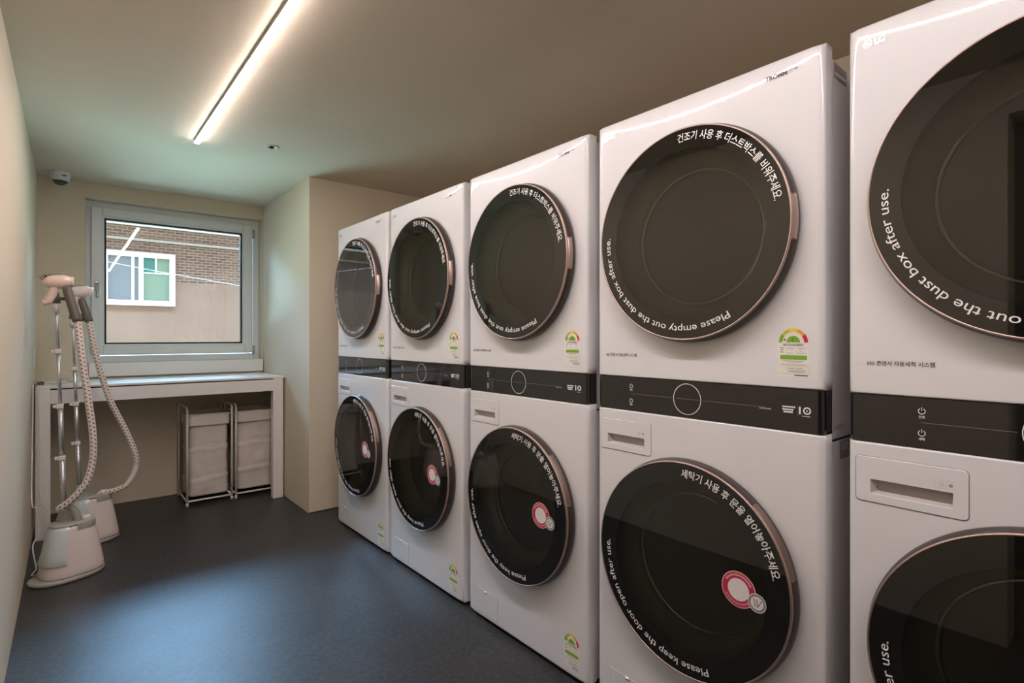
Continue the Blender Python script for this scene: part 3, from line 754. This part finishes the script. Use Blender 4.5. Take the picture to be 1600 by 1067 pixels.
def make_tower(loc_, label):
    t = empty('wash_tower', loc_, label, 'washing machine', 'stacked washer and dryer towers along the right wall')
    CD = 0.3474; DZ, WZ = 1.4975, 0.560
    # cabinet
    c = MB(); c.box((0.048,-WD+0.006,0.012),(0.80,-0.006,0.951),'enamel_side',0.004); c.box((0.048,-WD+0.006,0.957),(0.80,-0.006,1.890),'enamel_side',0.004)
    c.box((0.06,-WD+0.012,0.95),(0.79,-0.012,0.958),'gap'); c.box((0.046,-WD+0.004,0.014),(0.050,-0.004,1.900),'seam')
    cab = c.build('cabinet', t)
    c = MB()
    y_ = -WD+0.0056
    c.box((0.075,y_-0.0006,1.845),(0.155,y_,1.882),'ink_g'); c.box((0.078,y_-0.0009,1.852),(0.150,y_-0.0003,1.860),'paper')
    c.build('rating_label', cab); c = MB()
    c.box((0.112,y_-0.0006,0.905),(0.175,y_,0.950),'ink_g'); c.box((0.118,y_-0.0009,0.925),(0.165,y_-0.0003,0.945),'recess')
    c.build('rating_label', cab)
    c = MB()
    c.box((0.070,-WD+0.003,0.985),(0.076,-WD+0.0062,1.055),'recess',0.001); c.box((0.076,-WD+0.003,0.985),(0.130,-WD+0.0062,0.994),'recess',0.001); c.build('side_grip', cab)
    for dx in (0.06,0.72):
        for dd in (0.06,WD-0.06):
            f = MB(); f.lathe([(0.022,0),(0.022,0.008),(0.014,0.014)],'pb',c=(dx+0.02,-dd,0),n=20,cap0=True,cap1=True); f.build('foot', t)
    # panels
    p = MB(); panel_shell(p,1.082,1.905,(CD,DZ,0.27),top_crown=0.0032,rt=0.007); up = p.build('dryer_front', t)
    p = MB(); panel_shell(p,0.014,0.977,(CD,WZ,0.27),rt=0.004,rb=0.010); lp = p.build('washer_front', t)
    import bmesh
    bm = bmesh.new(); bm.from_mesh(lp.data)
    SD0,SD1,SZ0,SZ1 = 0.044,0.190,0.8635,0.8965
    for co,no in (((0,-SD0,0),(0,1,0)),((0,-SD1,0),(0,1,0)),((0,0,SZ0),(0,0,1)),((0,0,SZ1),(0,0,1))):
        fs = [f for f in bm.faces if f.calc_center_median().z > 0.75 and f.calc_center_median().y > -0.35]
        ge = list(set(fs) | set(e for f in fs for e in f.edges) | set(v for f in fs for v in f.verts))
        bmesh.ops.bisect_plane(bm, geom=ge, plane_co=co, plane_no=no)
    dead = [f for f in bm.faces if SD0 < -f.calc_center_median().y < SD1 and SZ0 < f.calc_center_median().z < SZ1 and f.calc_center_median().x < 0.02]
    bmesh.ops.delete(bm, geom=dead, context='FACES'); bm.to_mesh(lp.data); bm.free()
    p = MB(); prof_ = []
    for k in range(9):
        a = PI/2*k/8; prof_.append((0.0025+0.016*(1-math.sin(a)), 0.018*(1-math.cos(a))))
    prof_ = [(0.048,0.0)] + prof_ + [(0.0025,0.10),(0.0025,0.35)]
    prof_ += [(x,WD-d) for x,d in prof_[-2::-1]]
    for q in range(len(prof_)-1):
        (xa,da),(xb,db) = prof_[q],prof_[q+1]
        sm_ = not (q in (0,len(prof_)-2))
        k = p.add([(xa,-da,0.9775),(xb,-db,0.9775),(xb,-db,1.0815),(xa,-da,1.0815)]); p.face((k,k+1,k+2,k+3),'panel',False)
    cp = p.build('control_panel', t)
    # control panel print
    g = MB(); xp = 0.0021
    ring2d(g,0.335,1.0305,0.0430,0.0448,xp,'ink_w',64)
    for z, tx in ((1.0545,'건조'),(1.0085,'세탁')):
        ring2d(g,0.137,z,0.0052,0.0066,xp,'ink_w',24,120,420); rect2d(g,0.1364,0.1376,z+0.001,z+0.0085,xp,'ink_w')
        text_flat(g,tx,0.1315,z-0.0145,0.0045,xp,'ink_w',width=0.011,bold=0.02)
    for a,b_ in ((0.136,0.284),(0.298,0.372),(0.386,0.560)): rect2d(g,a,b_,1.0303,1.0309,xp,'ink_g')
    for u in range(6): rect2d(g,0.545+u*0.0052,0.549+u*0.0052,1.0255,1.0290,xp,'ink_g')
    for zz,u0,u1 in ((1.0370,0.603,0.635),(1.0305,0.603,0.633),(1.0245,0.606,0.630)):
        n_ = int((u1-u0)/0.0045)
        for u in range(n_): rect2d(g,u0+u*0.0045,u0+u*0.0045+0.0037,zz-0.002,zz+0.002,xp,'ink_w')
    rect2d(g,0.6400,0.6404,1.017,1.043,xp,'ink_g')
    text_flat(g,'1',0.6425,1.0225,0.0170,xp,'ink_w',bold=0.03)
    ring2d(g,0.6610,1.0310,0.0058,0.0090,xp,'ink_w',32); disc2d(g,0.6610,1.0310,0.0018,xp,'ink_w',12)
    for u in range(5): rect2d(g,0.650+u*0.0038,0.6525+u*0.0038,1.0165,1.0185,xp,'ink_w')
    g.build('panel_print', cp)
    # dryer panel prints
    g = MB(); xq = -0.0004
    for u in range(3): rect2d(g,0.038+u*0.005,0.042+u*0.005,1.147,1.155,xq,'ink_g')
    text_flat(g,'콘덴서 자동세척 시스템',0.056,1.1475,0.0080,xq,'ink_d',width=0.104,bold=0.02)
    g.build('feature_print', up)
    g = MB()
    def crown(y, z):
        d = -y; w_ = 0.092*(1-0.86*abs((d-WD/2)/(WD/2))**1.8); t_ = 1.905-z; ds = min(d, WD-d)
        o = 0.0032*(w_/0.092)*(1-t_/w_)**2 if t_ < w_ else 0
        return o + (0.0012*(1-ds/0.05)**2 if ds < 0.05 else 0)
    g1 = MB(); ring2d(g1,0.0395,1.8635,0.0075,0.0090,0,'chrome',32)
    g2 = MB(); text_flat(g2,'LG',0.0525,1.8575,0.0125,0,'chrome',bold=0.02)
    g3 = MB(); text_flat(g3,'LG',0.0350,1.8605,0.0058,0,'chrome',width=0.009,bold=0.03)
    for gg in (g1,g2,g3):
        kk = g.add([(crown(y,z)-0.0016, y, z-0.004) for x,y,z in gg.v])
        for f in gg.f: g.face([kk+i for i in f],'chrome')
    tag(g.build('maker_badge', up), 'small chrome letter badge')
    g = MB(); text_flat(g,'TROMM',0.562,1.8625,0.0105,0,'ink_d',bold=0.03,width=0.054); rect2d(g,0.619,0.632,1.8705,1.8722,0,'ink_g'); rect2d(g,0.634,0.641,1.8675,1.8722,0,'ink_g')
    g.v = [(crown(y,z)-0.0015,y,z-0.005) for x,y,z in g.v]; tag(g.build('series_lettering', up), 'dark printed lettering')
    energy_label(0.593,1.111,-0.0004).build('energy_label', up)
    energy_label(0.590,0.045,-0.0004).build('energy_label', lp)
    # detergent drawer
    g = MB()
    for (a_,b_,c_,d_,r_,xx,mm) in ((0.0145,0.2155,0.8435,0.9465,0.010,-0.0003,'seam'),(0.0165,0.2135,0.8455,0.9445,0.009,-0.0022,'enamel')):
        out_ = rrect(a_,b_,c_,d_,r_); inn = rrect(SD0,SD1,SZ0,SZ1,0.0015)
        out2 = rrect(a_+0.001,b_-0.001,c_+0.001,d_-0.001,r_-0.001)
        rings_ = [[(0.001,-d,z) for d,z in out_],[(xx+0.0008,-d,z) for d,z in out_],[(xx,-d,z) for d,z in out2],[(xx,-d,z) for d,z in inn]]
        if mm == 'enamel': rings_ += [[(xx+0.001,-d,z) for d,z in rrect(SD0+0.001,SD1-0.001,SZ0+0.001,SZ1-0.001,0.0015)]]
        g.sweep_rings(rings_,mm,smooth=False)
    dw = g.build('detergent_drawer', t)
    g = MB()
    g.sweep_rings([[(-0.0012,-d,z) for d,z in rrect(SD0+0.001,SD1-0.001,SZ0+0.001,SZ1-0.001,0.0015)],[(0.014,-d,z) for d,z in rrect(SD0+0.012,SD1-0.003,SZ0+0.006,SZ1-0.002,0.002)]],'recess',smooth=False,cap1=True)
    g.build('finger_slot', dw)
    g = MB(); ring2d(g,0.171,0.910,0.003,0.0038,-0.0024,'ink_g',16); disc2d(g,0.186,0.910,0.0035,-0.0024,'ink_g',16); rect2d(g,0.160,0.1603,0.902,0.918,-0.0024,'ink_g'); rect2d(g,0.1785,0.1788,0.902,0.918,-0.0024,'ink_g'); rect2d(g,0.160,0.1935,0.918,0.9183,-0.0024,'ink_g'); rect2d(g,0.160,0.1935,0.902,0.9023,-0.0024,'ink_g'); g.build('drawer_icons', dw)
    # drain cover
    g = MB(); plate_rr(g,0.0545,0.2075,0.0305,0.1345,0.006,0.001,-0.0003,'seam',0.0002); plate_rr(g,0.0555,0.2065,0.0315,0.1335,0.006,0.0,-0.0012,'enamel',0.0006); dc = g.build('drain_cover', t)
    g = MB(); g.tube([(-0.001,-0.118,0.1285),(-0.001,-0.132,0.1285)],0.0035,'enamel',10); g.box((-0.0014,-0.134,0.121),(-0.0004,-0.116,0.1245),'seam'); g.build('cover_tab', dc)
    # doors
    door(t,'dryer_door',CD,DZ,'건조기 사용 후 더스트박스를 비워주세요.',(93,9.5),'Please empty out the dust box after use.',(-58.5,-185),(-10,11),0.2595)
    wd = door(t,'washer_door',CD,WZ,'세탁기 사용 후 문을 열어놓아주세요.',(90.5,12.0),'Please keep the door open after use.',(-72.5,-182),(12,48),0.2580)
    # round stickers on the washer glass
    g = MB(); xs = -0.0438; sd, sz = 0.513, 0.562
    disc2d(g,sd,sz,0.046,xs+0.0003,'sticker_pink'); disc2d(g,sd,sz,0.0435,xs,'sticker_red'); disc2d(g,sd,sz,0.0285,xs-0.0003,'sticker_white')
    for k in range(20):
        a = math.radians(150-120*k/19); ring2d(g,sd,sz,0.034,0.0395,xs-0.0002,'sticker_pink',1,math.degrees(a)-2.0,math.degrees(a)+2.0)
        a = math.radians(210+120*k/19); ring2d(g,sd,sz,0.0345,0.0385,xs-0.0002,'sticker_pink',1,math.degrees(a)-1.8,math.degrees(a)+1.8)
    tag(g.build('round_sticker', wd), 'crimson round sticker with white centre')
    g = MB(); sd, sz, xs = 0.5615, 0.545, -0.0443
    disc2d(g,sd,sz,0.0235,xs+0.0002,'sticker_white'); disc2d(g,sd,sz,0.0215,xs,'sticker_grey'); disc2d(g,sd,sz,0.0165,xs-0.0002,'sticker_white')
    for u,an in ((-0.006,100),(0.0005,95),(0.007,60)):
        a = math.radians(an); vx, vz = math.cos(a)*0.010, math.sin(a)*0.010; nx, nz = -math.sin(a)*0.0014, math.cos(a)*0.0014
        g.poly([(xs-0.0004,-(sd+u+q1*vx+q2*nx),sz+q1*vz+q2*nz) for q1,q2 in ((-1,-1),(1,-1),(1,1),(-1,1))],'sticker_grey')
    tag(g.build('round_sticker', wd), 'small grey and white round sticker')
    return t

def copy_tree(o, parent=None):
    c = o.copy(); COL.objects.link(c)
    if parent: c.parent = parent
    for ch in [x for x in o.children]: copy_tree(ch, c)
    return c
specs = [
 (0.460, 'nearest washer and dryer tower, cut off by the right edge of the photo'),
 (1.210, 'second nearest white washer and dryer tower, whole dryer door in view beside the cropped one'),
 (1.957, 'middle white washer and dryer tower, third from either end of the row'),
 (2.707, 'second farthest white washer and dryer tower, next to the one by the wall corner'),
 (3.442, 'farthest and smallest-looking washer and dryer tower, beside the protruding tan wall'),
]
proto = make_tower((1.375, specs[0][0], 0), specs[0][1])
for y, lab in specs[1:]:
    c = copy_tree(proto); c.location = (1.375, y, 0); c['label'] = lab
